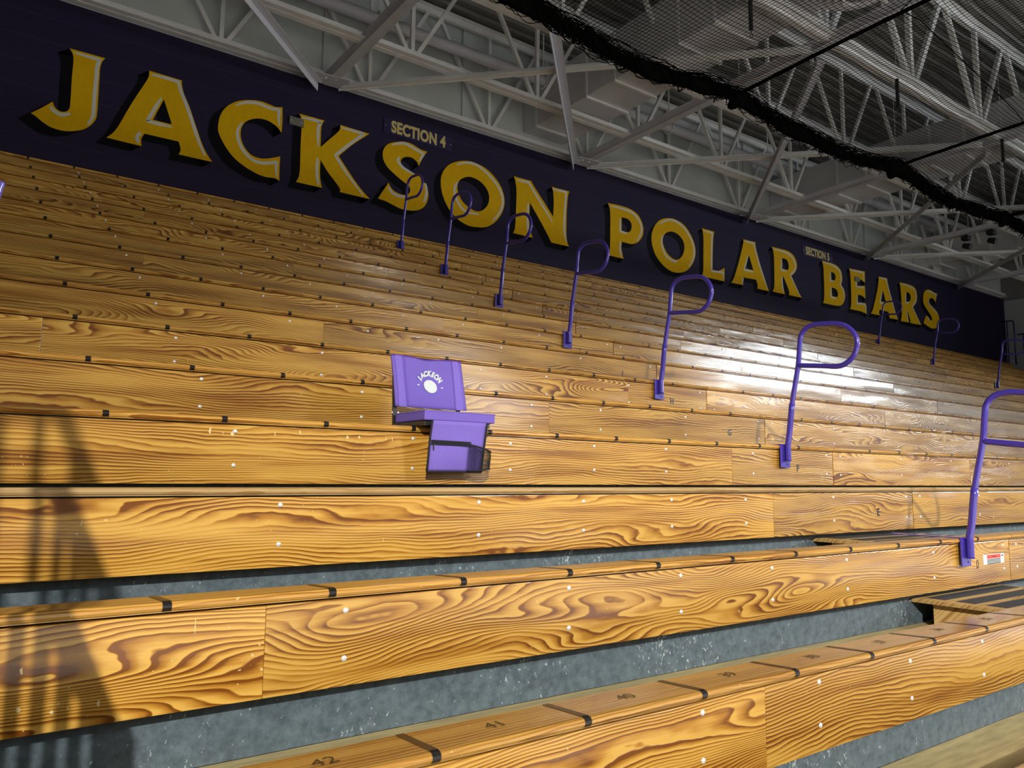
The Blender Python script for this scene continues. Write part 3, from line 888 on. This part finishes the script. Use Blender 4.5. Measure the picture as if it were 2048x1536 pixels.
# pale knocks in the varnish of the near benches
KNOCKS = {'F': ((-4.625, -0.04, 0.011, 0.035), (-4.57, -0.045, 0.004, 0.02), (-4.53, -0.05, 0.018, 0.028), (-4.345, -0.04, 0.005, 0.03), (-4.23, -0.03, 0.010, 0.026), (-4.0, -0.045, 0.018, 0.022), (-3.94, -0.04, 0.016, 0.016), (-3.8, -0.043, 0.005, 0.022), (-3.765, -0.045, 0.005, 0.024)),
          'D': ((-4.95, -0.05, 0.003, 0.05), (-5.34, -0.11, 0.009, 0.022), (-5.34, -0.2, 0.012, 0.014), (-5.17, -0.21, 0.01, 0.02), (-5.27, -0.215, 0.014, 0.01)),
          'E': ((-5.16, -0.09, 0.008, 0.02), (-5.17, -0.12, 0.012, 0.012), (-5.09, -0.08, 0.012, 0.006), (-4.1, -0.18, 0.003, 0.022))}
KN = plain('pale_bare_wood', (0.72, 0.55, 0.26), 0.7, noise=0.3, nscale=200)
for o in list(C.objects):
    if o.get('category') == 'bleacher bench' and abs(o.location.x - X1) < 0.01:
        for L_, kn in KNOCKS.items():
            if abs(o.location.y - ROW[L_][0]) < 0.01:
                rk = random.Random(5)
                for kx, kz, kw, kh in kn:
                    m = MB()
                    n = 0
                    ring = [(kx + kw / 2 * math.cos(q * math.pi / 4) * rk.uniform(0.5, 1.1), kz + kh / 2 * math.sin(q * math.pi / 4) * rk.uniform(0.5, 1.1)) for q in range(8)]
                    m.v += [(x_, 0.0036, z_) for x_, z_ in ring]
                    m.f.append(tuple(range(n, n + 8)))
                    m.build('worn_mark', KN, o)

# teal dot on the top bench
tag(MB().disc_dome((0, 0, 0), 0.022, 0.004).build('round_sticker', plain('teal_sticker', (0.04, 0.22, 0.20), 0.5), loc=(1.53, 8.436, 4.09)), 'small round teal sticker on the top bench under the letter A', 'sticker')

# plywood aisle steps between the benches
for L_, nxt, txt in (('C', 'D', 'front plywood aisle step with black grip strips, below the nearest handrail'), ('D', 'E', 'plywood aisle step with black grip strips, behind the nearest handrail')):
    ya, za = ROW[L_]
    yb = ROW[nxt][0] + 0.088
    t = thing('aisle_step', txt, 'step', (3.777, ya, za), 'aisle steps')
    d1 = yb - ya
    MB().box(0, 1.07, 0.183, d1, -0.026, -0.004).build('tread', W_STEP, t, bevel=0.004, seed=77)
    MB().box(0.045, 0.063, 0.2, d1 - 0.1, -0.149, -0.026).build('side_panel', W_STEP, t, seed=78)
    MB().box(1.0, 1.018, 0.2, d1 - 0.1, -0.149, -0.026).build('side_panel', W_STEP, t, seed=79)
    w_ = (d1 - 0.183)
    for q in range(3):
        c_ = 0.183 + w_ * (0.20 + 0.30 * q)
        MB().box(0.075, 1.02, c_ - 0.05, c_ + 0.05, -0.004, -0.0015).build('grip_strip', GRIP, t)

# ------------------------------------------------------------------ handrails
RAIL = [(-0.045, -0.09), (-0.045, 0.0), (-0.046, 0.04), (-0.062, 0.12), (-0.09, 0.32), (-0.148, 0.585), (-0.166, 0.73), (-0.180, 0.80), (-0.222, 0.848), (-0.29, 0.865),
        (-0.37, 0.858), (-0.46, 0.845), (-0.53, 0.815), (-0.585, 0.755), (-0.602, 0.69), (-0.58, 0.62), (-0.53, 0.572), (-0.46, 0.550), (-0.33, 0.567), (-0.15, 0.590)]


def rail_parts(t):
    pts = catmull(RAIL, False, 5)
    MB().tube([(0.0, p.x, p.y) for p in pts], 0.0175, 14).build('hooped_tube', PURPLE, t, smooth=True)
    lo = [p for p in pts if p.y < 0.321 and p.x > -0.1][:22]
    MB().tube([(0.0, p.x, p.y) for p in lo], 0.0205, 14).build('socket_tube', PURPLE, t, smooth=True)
    MB().box(-0.055, 0.055, -0.022, -0.014, -0.135, 0.03).build('base_plate', PURPLE, t, bevel=0.002)
    MB().box(-0.006, 0.002, -0.05, -0.014, -0.08, 0.028).build('weld_fin', PURPLE, t)
    MB().box(-0.055, -0.005, -0.022, 0.40, 0.026, 0.031).build('top_strap', PURPLE, t)
    for bx, bz in ((0.02, -0.112), (-0.035, -0.045)):
        MB().disc_dome((bx, -0.022, bz), 0.008, 0.004).build('bolt', GUARDP, t)


near_txt = {'D': 'nearest of the near aisle rails, cut by the right edge', 'F': 'second nearest', 'H': 'third nearest', 'J': 'fourth nearest', 'L': 'fifth nearest', 'N': 'second highest', 'P': 'highest'}
proto = None


def copy_tree(o, parent=None):
    c = o.copy()
    C.objects.link(c)
    c.parent = parent
    for ch in list(o.children):
        copy_tree(ch, c)
    return c


word_behind = {'D': 'nearest in the near aisle, cut by the right edge', 'F': 'large, right of the folding seat, second nearest in the near aisle', 'H': 'third nearest in the near aisle, foot beside letter H',
               'J': 'fourth nearest in the near aisle, hoop left of the P of POLAR', 'L': 'fifth in the near aisle, hoop over the N of JACKSON', 'N': 'sixth in the near aisle, hoop over the O of JACKSON', 'P': 'topmost of the near aisle, hoop over the S of JACKSON'}
for L_ in 'DFHJLNP':
    y0, z0 = ROW[L_]
    lab = 'purple hooped handrail, ' + word_behind[L_]
    if proto is None:
        proto = thing('handrail', lab, 'handrail', (4.222, y0, z0), 'purple handrails of the near aisle')
        rail_parts(proto)
        t = proto
    else:
        t = copy_tree(proto)
        t['label'] = lab
        t.location = (4.222, y0, z0)
for L_, lab in (('P', 'far dark purple handrail, hoop over the A of BEARS'), ('N', 'far dark purple handrail, hoop right of the S of BEARS'), ('L', 'far dark purple handrail at the right edge, in front of the end guardrail')):
    t = copy_tree(proto)
    t['label'] = lab
    t['group'] = 'purple handrails of the far aisle'
    t.location = (16.56 if L_ != 'L' else 16.66, ROW[L_][0], ROW[L_][1])
t = thing('handrail', 'purple handrail end painted lamp-bright, cut off by the left edge of the photo', 'handrail', (-0.5315, 3.53, 1.50))
LIT_PURPLE = plain('lamplit_purple_tone', (0.26, 0.20, 0.90), 0.25, coat=0.8)  # paler than the other rails: lamplight put into the colour
MB().tube([(-0.115, 0, 0.0), (-0.09, 0, 0.25), (-0.045, 0, 0.55), (-0.012, 0, 0.76), (-0.004, 0, 0.79), (-0.003, 0.0, 0.797)], 0.027, 14).build('post', LIT_PURPLE, t, smooth=True)
MB().box(-0.16, -0.07, -0.04, 0.04, -0.006, 0.004).build('base_plate', LIT_PURPLE, t)

# end guardrails at the far right of the top rows
for i, (ya, yb_, zt, zb_) in enumerate(((8.41, 8.78, 5.57, 4.2), (7.80, 8.33, 5.11, 3.9))):
    g = thing('guardrail', ('upper' if i == 0 else 'lower') + ' dark purple barred guardrail at the far end of the bleachers', 'guardrail', (25.5, ya, zb_), 'barred guardrails at the far end')
    h_ = zt - zb_
    MB().tube([(0, 0, 0), (0, 0, h_ - 0.06), (0, 0.02, h_ - 0.02), (0, 0.06, h_), (0, yb_ - ya, h_)], 0.022, 10).build('top_tube', GUARDP, g, smooth=True)
    y_ = 0.19
    while y_ < yb_ - ya + 0.01:
        MB().tube([(0, y_, 0), (0, y_, h_)], 0.018, 8).build('bar', GUARDP, g)
        y_ += 0.18

# front guard beside the camera, outside the left edge: its bars throw the shadow on the left
g = thing('guardrail', 'purple barred stair guard just outside the left edge, casting the striped shadow', 'guardrail', (-0.77, -0.35, -0.418))
zs = 0.418
sl = [(0.0, 0, 0.0), (0.0, 0, 0.51 + zs), (-0.56, 0, 1.81 + zs), (-1.6, 0, 1.81 + zs)]
MB().tube(sl, 0.032, 12).build('top_tube', GUARDP, g, smooth=True)
MB().tube([(0.0, 0, 0.08), (-1.6, 0, 0.08)], 0.02, 10).build('bottom_tube', GUARDP, g, smooth=True)
for x_ in (-0.05, -0.10, -0.15, -0.20, -0.25, -0.30, -0.345, -0.40, -0.51, -0.62, -0.73, -0.84, -0.95, -1.06, -1.17, -1.28, -1.39, -1.50):
    zt = 0.51 + zs + min(1.30, 1.30 * (-x_) / 0.56)
    MB().tube([(x_, 0, 0.08), (x_, 0, zt)], 0.017, 8).build('bar', GUARDP, g)

# ------------------------------------------------------------------ folding stadium seat on row F
YF, ZF = ROW['F']
t = thing('stadium_seat', 'purple folding stadium seat with a white JACKSON print, clipped on the bench', 'stadium seat', (1.2, YF, ZF))


def cushion(w_, y0, y1, z0, z1):
    m = MB().box(0.0, w_, y0, y1, z0, z1)
    return m


cu_ = cushion(0.415, -0.12, 0.185, 0.050, 0.097).build('cushion', FABRIC, t, bevel=0.008, segs=3)
MB().tube([(0.001, -0.121, 0.054), (0.001, -0.121, 0.093)], 0.002, 6).build('seam', FABRIC2, cu_)
MB().tube([(0.0, 0.185, 0.095), (0.0, -0.12, 0.0955), (0.415, -0.12, 0.0955)], 0.003, 6).build('piping', FABRIC2, cu_)
for x_ in (0.03, 0.375):
    m = MB()
    m.box(x_ - 0.022, x_ + 0.022, -0.10, 0.20, 0.026, 0.050)
    m.build('seat_rail', FRAME_BLACK, t, bevel=0.004)
MB().box(0.01, 0.40, -0.085, -0.06, 0.028, 0.048).build('cross_bar', FRAME_BLACK, t)
MB().box(0.0, 0.40, 0.165, 0.19, 0.028, 0.048).build('cross_bar', FRAME_BLACK, t)
for x_ in (0.004, 0.392):
    MB().bar((x_, 0.20, 0.020), (x_, 0.215, 0.30), 0.022, 0.012, (0, 1, 0)).build('back_post', FRAME_BLACK, t)
MB().disc_dome((-0.008, 0.205, 0.105), 0.007, 0.004, (-1, 0, 0)).build('rivet', ZINC, t)
MB().disc_dome((0.022, 0.198, 0.105), 0.006, 0.004, (0, -1, 0)).build('rivet', ZINC, t)


# sling back: cloth sheet with side sleeves, a dip in the top hem and a slight belly
def back_pt(u, v):
    x_ = -0.008 + 0.432 * u + 0.004 * (1 - v)
    top = 0.415 - 0.002 * u - 0.006 * math.exp(-((u - 0.47) / 0.12) ** 2) + 0.002 * math.sin(9 * u)
    z_ = 0.137 + (top - 0.137) * v
    y_ = 0.178 + 0.055 * v + 0.014 * math.sin(math.pi * u) - 0.004 * math.sin(14 * u + 3 * v)
    return Vector((x_, y_, z_))


m = MB()
nu, nv = 28, 14
for th in (0, 1):
    for iv in range(nv + 1):
        for iu in range(nu + 1):
            p = back_pt(iu / nu, iv / nv)
            e_ = 0.012 if (iu < 5 or iu > nu - 5) else 0.006
            m.v.append((p.x, p.y + (e_ if th else 0), p.z))
o2 = (nu + 1) * (nv + 1)
for iv in range(nv):
    for iu in range(nu):
        a = iv * (nu + 1) + iu
        m.f.append((a, a + 1, a + nu + 2, a + nu + 1))
        m.f.append((o2 + a, o2 + a + nu + 1, o2 + a + nu + 2, o2 + a + 1))
for iu in range(nu):
    for a in (iu, nv * (nu + 1) + iu):
        m.f.append((a, a + 1, o2 + a + 1, o2 + a))
for iv in range(nv):
    for a in (iv * (nu + 1), iv * (nu + 1) + nu):
        m.f.append((a, a + nu + 1, o2 + a + nu + 1, o2 + a))
bk = m.build('backrest', FABRIC, t, smooth=True)


def back_strip(u0, u1, v0, v1, off, nm, mat, parent):
    mm = MB()
    n_ = 14
    for k in range(n_ + 1):
        for uu, vv in (((u0, v0 + (v1 - v0) * k / n_), (u1, v0 + (v1 - v0) * k / n_)) if abs(v1 - v0) > abs(u1 - u0) else ((u0 + (u1 - u0) * k / n_, v0), (u0 + (u1 - u0) * k / n_, v1))):
            p = back_pt(uu, vv)
            mm.v.append((p.x, p.y - off, p.z))
    for k in range(n_):
        mm.f.append((2 * k, 2 * k + 1, 2 * k + 3, 2 * k + 2))
    return mm.build(nm, mat, parent, smooth=True)


back_strip(0.045, 0.145, 0.0, 1.0, 0.0025, 'side_sleeve', FABRIC2, bk)
back_strip(0.86, 0.95, 0.0, 1.0, 0.0025, 'side_sleeve', FABRIC2, bk)
for uu in (0.165, 0.185, 0.845):
    back_strip(uu, uu + 0.006, 0.0, 1.0, 0.0018, 'stitching', plain('purple_thread', (0.14, 0.06, 0.45), 0.9), bk)
back_strip(0.0, 1.0, 0.985, 1.0, 0.004, 'top_hem', plain('dark_purple_hem', (0.10, 0.04, 0.36), 0.9), bk)


def on_back(x_, z_, off=0.003):
    u = (x_ + 0.008) / 0.434
    v = (z_ - 0.137) / (0.412 - 0.137)
    return back_pt(u, v).y - off


# arched JACKSON, a plain white round badge and two dashes
cxp, czp, rad = 0.216, 0.252, 0.075
for k, ch in enumerate('JACKSON'):
    a = math.radians(90 + 54 - 18 * k)
    px, pz = cxp + rad * math.cos(a) * 1.02, czp + rad * math.sin(a)
    text_mesh('print_letter', ch, 0.038, WHITE, bk, face_front(px, on_back(px, pz, 0.005), pz, a - math.pi / 2) @ Matrix.Rotation(0.19, 4, 'X'), bold=0.0027, sx=0.82, thick=0.0006)
random.seed(11)
bm_ = MB()
ctr = (0.218, 0.2575)
bm_.v.append((ctr[0], on_back(*ctr, 0.0045), ctr[1]))
kk = 40
for k in range(kk):
    a = 2 * math.pi * k / kk
    r = 0.0385 + random.uniform(-0.0015, 0.0015) + 0.003 * math.cos(2 * a + 0.6)
    px, pz = ctr[0] + r * 1.0 * math.cos(a), ctr[1] + r * 0.98 * math.sin(a)
    bm_.v.append((px, on_back(px, pz, 0.0035), pz))
for k in range(kk):
    bm_.f.append((0, 1 + k, 1 + (k + 1) % kk))
badge = bm_.build('print_badge', WHITE, bk)
badge['label'] = 'white round printed badge'
for px, pz in ((0.145, 0.262), (0.292, 0.255)):
    MB().box(px - 0.006, px + 0.006, on_back(px, pz, 0.004), on_back(px, pz, 0.002), pz - 0.003, pz + 0.003).build('print_dash', WHITE, bk)

# hanging pouch with zip pocket and mesh side pocket
px0, px1 = 0.040, 0.362
pz0, pz1 = -0.198, 0.050
PY = -0.128


def pouch_y(x_, z_):
    s_ = (pz1 - z_) / (pz1 - pz0)
    return PY + 0.055 * s_ ** 0.8 * 0.9 + 0.004 * math.sin(30 * x_ + 20 * z_) * s_ + 0.0


def pouch_sheet(x0, x1, z0, z1, off, nm, mat, parent, th=0.003, n_=12, belly=0.0):
    mm = MB()
    for k in (0, 1):
        for iz in range(n_ + 1):
            for ix in range(n_ + 1):
                x_ = x0 + (x1 - x0) * ix / n_
                z_ = z0 + (z1 - z0) * iz / n_
                be = belly * math.sin(math.pi * ix / n_) * math.sin(math.pi * min(1, 0.15 + iz / n_ * 0.85))
                mm.v.append((x_, pouch_y(x_, z_) - off - be + k * th, z_))
    o_ = (n_ + 1) ** 2
    for iz in range(n_):
        for ix in range(n_):
            a_ = iz * (n_ + 1) + ix
            mm.f.append((a_, a_ + 1, a_ + n_ + 2, a_ + n_ + 1))
            mm.f.append((o_ + a_, o_ + a_ + n_ + 1, o_ + a_ + n_ + 2, o_ + a_ + 1))
    for k in range(n_):
        for a_, st in ((k, 1), (n_ * (n_ + 1) + k, 1), (k * (n_ + 1), n_ + 1), (k * (n_ + 1) + n_, n_ + 1)):
            mm.f.append((a_, a_ + st, o_ + a_ + st, o_ + a_))
    return mm.build(nm, mat, parent, smooth=True)


po = pouch_sheet(px0, px1, pz0, pz1, 0.0, 'pouch', FABRIC2, t)
pouch_sheet(px0 + 0.006, 0.268, pz0 + 0.004, -0.060, 0.004, 'pocket', FABRIC2, po, 0.003, 12, 0.006)
for a_, b_ in (((px0, pz0), (px0, pz1)), ((px1, pz0), (px1, pz1)), ((px0, pz0), (px1, pz0))):
    n_ = 10
    pts3 = []
    for k in range(n_ + 1):
        x_ = a_[0] + (b_[0] - a_[0]) * k / n_
        z_ = a_[1] + (b_[1] - a_[1]) * k / n_
        pts3.append((x_, pouch_y(x_, z_) - 0.001, z_))
    MB().tube(pts3, 0.0055, 8).build('binding', TRIM_BLACK, po, smooth=True)
zp = MB()
for zz, r in ((-0.048, 0.0035), (-0.056, 0.004), (-0.064, 0.0035)):
    zp.tube([(px0 + 0.005 + (0.268 - px0) * k / 8, pouch_y(px0 + 0.2 * k / 8, zz) - 0.010, zz - 0.004 * k / 8) for k in range(9)], r, 6)
zi = zp.build('zip', TRIM_BLACK, po)
MB().box(px0 + 0.014, px0 + 0.020, pouch_y(0.06, -0.08) - 0.018, pouch_y(0.06, -0.08) - 0.013, -0.092, -0.064).build('zip_pull', BLACK_PLASTIC, zi)
# mesh pocket: real strands over a bulging shape plus its black rim
ms = MB()


def mesh_pt(u, v):
    x_ = 0.268 + 0.142 * u - 0.03 * max(0, v - 0.75) * u
    z_ = pz0 + 0.004 + (0.132 - 0.045 * u) * v + 0.012 * u
    return (x_, pouch_y(min(x_, px1), z_) - 0.006 - 0.05 * math.sin(math.pi * min(1, u * 1.0 + 0.02)) * (0.55 + 0.45 * (1 - v)), z_)


NU, NV = 46, 42
for a_ in range(NU + 1):
    ms.tube([mesh_pt(a_ / NU, k / 10) for k in range(11)], 0.00062, 3, cap=False)
for a_ in range(NV + 1):
    ms.tube([mesh_pt(k / 14, a_ / NV) for k in range(15)], 0.00062, 3, cap=False)
mo = ms.build('mesh_pocket', TRIM_BLACK, po)
mo['kind'] = 'stuff'
MB().tube([mesh_pt(k / 12, 1.0) for k in range(13)], 0.005, 8).build('mesh_rim', TRIM_BLACK, po, smooth=True)
MB().tube([mesh_pt(k / 12, 0.0) for k in range(13)], 0.004, 8).build('mesh_rim', TRIM_BLACK, po, smooth=True)

# ------------------------------------------------------------------ black ceiling net
NZ = 5.0
EDGE_Y = 3.72
HANG = (-0.6, 2.9, 6.33, 9.75, 13.2, 16.7, 20.2)


def scallop(x_):
    for a_, b_ in zip(HANG[:-1], HANG[1:]):
        if a_ <= x_ <= b_:
            return math.sin(math.pi * (x_ - a_) / (b_ - a_)) ** 1.0
    return 0.0


def net_z(x_, y_):
    e_ = max(0.0, 1 - (EDGE_Y - y_) / 1.6)
    w_ = 0.020 * math.sin(2.3 * x_ + 1.1 * y_) + 0.015 * math.sin(5.1 * x_ - 2.7 * y_) + 0.012 * math.sin(9.0 * y_ + 3.3 * x_)
    return NZ - (0.05 + 0.10 * e_) * scallop(x_) + w_ * (1 - 0.5 * e_)


def edge_y(x_):
    return EDGE_Y + 0.02 * math.sin(3 * x_)


nx0, nx1, ny0 = 1.2, 19.0, -0.2
nm = MB()
sp = 0.046
x = nx0
jit = random.Random(3)
while x < nx1:
    k = 26
    pts3 = []
    ph = jit.uniform(0, 6)
    for q in range(k + 1):
        y_ = ny0 + (EDGE_Y - ny0) * q / k
        xx = x + 0.012 * math.sin(2.1 * y_ + 0.9 * x) + 0.05 * math.sin(0.8 * y_ + 0.35 * x)
        pts3.append((xx, y_, net_z(xx, y_)))
    nm.tube(pts3, 0.0028, 3, cap=False)
    x += sp
y = ny0
while y < EDGE_Y:
    k = 150
    pts3 = []
    for q in range(k + 1):
        x_ = nx0 + (nx1 - nx0) * q / k
        yy = y + 0.012 * math.sin(1.7 * x_ + 2 * y) + 0.03 * scallop(x_) * (y - ny0) / 4
        pts3.append((x_, yy, net_z(x_, yy)))
    nm.tube(pts3, 0.0028, 3, cap=False)
    y += sp
net = thing('ceiling_net', 'wide black safety net hung flat below the roof with a bunched edge', 'net', (0, 0, 0))
mesh_o = nm.build('netting', NET, net)
mesh_o['kind'] = 'stuff'
# bunched edge: a slack core rope wrapped by many tangled strands
ed = MB()
k = 420
core = []
for q in range(k + 1):
    x_ = nx0 + (nx1 - nx0) * q / k
    core.append(Vector((x_, edge_y(x_), NZ + 0.0 - 0.15 * scallop(x_))))
rr = [0.062 + 0.016 * math.sin(2.7 * c_.x) + 0.012 * math.sin(7.9 * c_.x) + 0.03 * (1 - scallop(c_.x)) ** 3 for c_ in core]
ed.tube(core, rr, 8)
for s_ in range(80):
    ph = jit.uniform(0, 6.28)
    fq = jit.uniform(2.0, 8.0)
    ra = jit.uniform(0.05, 0.13)
    pts3 = []
    for q in range(0, k + 1, 2):
        c_ = core[q]
        a_ = ph + fq * c_.x
        r_ = ra * (0.75 + 0.4 * math.sin(1.9 * c_.x + ph)) + jit.uniform(-0.008, 0.008)
        pts3.append((c_.x, c_.y + r_ * math.cos(a_), c_.z + r_ * math.sin(a_) * 0.9))
    ed.tube(pts3, 0.0045, 3, cap=False)
for q in range(5000):
    c_ = core[jit.randrange(1, k)]
    a_, b_ = jit.uniform(0, 6.28), jit.uniform(0, 6.28)
    r1, r2 = jit.uniform(0.02, 0.10), jit.uniform(0.02, 0.105)
    dx_ = jit.uniform(-0.06, 0.06)
    ed.tube([(c_.x, c_.y + r1 * math.cos(a_), c_.z + r1 * math.sin(a_)), (c_.x + dx_, c_.y + r2 * math.cos(b_), c_.z + r2 * math.sin(b_))], 0.0026, 3, cap=False)
eo = ed.build('bunched_edge', NET, net)
eo['kind'] = 'stuff'
for i, hx in enumerate(HANG[1:6]):
    m = MB()
    m.tube([(hx - 0.03, EDGE_Y, NZ + 0.0), (hx - 0.06, 2.4, NZ + 0.02), (hx - 0.08, 0.6, NZ + 0.02), (hx - 0.1, -0.2, NZ)], 0.02, 8)
    m.build('cross_rope', NET, net, smooth=True)
    MB().tube([(hx, EDGE_Y - 0.02, NZ - 0.02), (hx, EDGE_Y - 0.02, ZC - 0.1)], 0.003, 6).build('hanging_wire', STEEL2, net)
    m = MB()
    for q in range(5):
        dx_ = -0.10 + 0.05 * q
        m.tube([(hx + dx_, EDGE_Y + 0.03, NZ - 0.16 + 0.02 * q), (hx + dx_ * 0.6, EDGE_Y, NZ - 0.05), (hx + dx_ * 0.3 + 0.02, EDGE_Y - 0.10, NZ + 0.01)], [0.04, 0.06, 0.02], 8)
    m.build('gathered_corner', NET, net, smooth=True)
m = MB()
m.tube([(5.4, 0.4, NZ + 0.01), (6.15, 1.75, NZ - 0.03), (6.45, 1.72, NZ - 0.03), (9.1, 1.95, NZ - 0.06), (12.9, 2.6, NZ - 0.02)], 0.005, 6)
m.build('thin_rope', NET, net)

for i, (x, y, z0_, z1_) in enumerate(((5.46, 2.88, 5.08, 5.42), (8.25, 2.88, 5.12, 5.46), (11.1, 2.88, 5.15, 5.48))):
    h = thing('hanging_hook', ('left', 'middle', 'right')[i] + ' black sleeve with a wire hook hanging above the net', 'hook', (x, y, z0_), 'black hook sleeves above the net')
    MB().tube([(0, 0, 0), (0, 0, z1_ - z0_)], 0.022, 12).build('sleeve', BLACK_PLASTIC, h)
    MB().tube([(0, 0, z1_ - z0_), (0, 0, ZC - z0_ - 0.05)], 0.003, 6).build('wire', STEEL2, h)
    MB().tube([(0.0, 0, 0), (0.0, 0, -0.03), (0.02, 0, -0.05), (0.015, 0, -0.08), (-0.015, 0, -0.085), (-0.02, 0, -0.06)], 0.004, 6).build('hook', FRAME_BLACK, h)
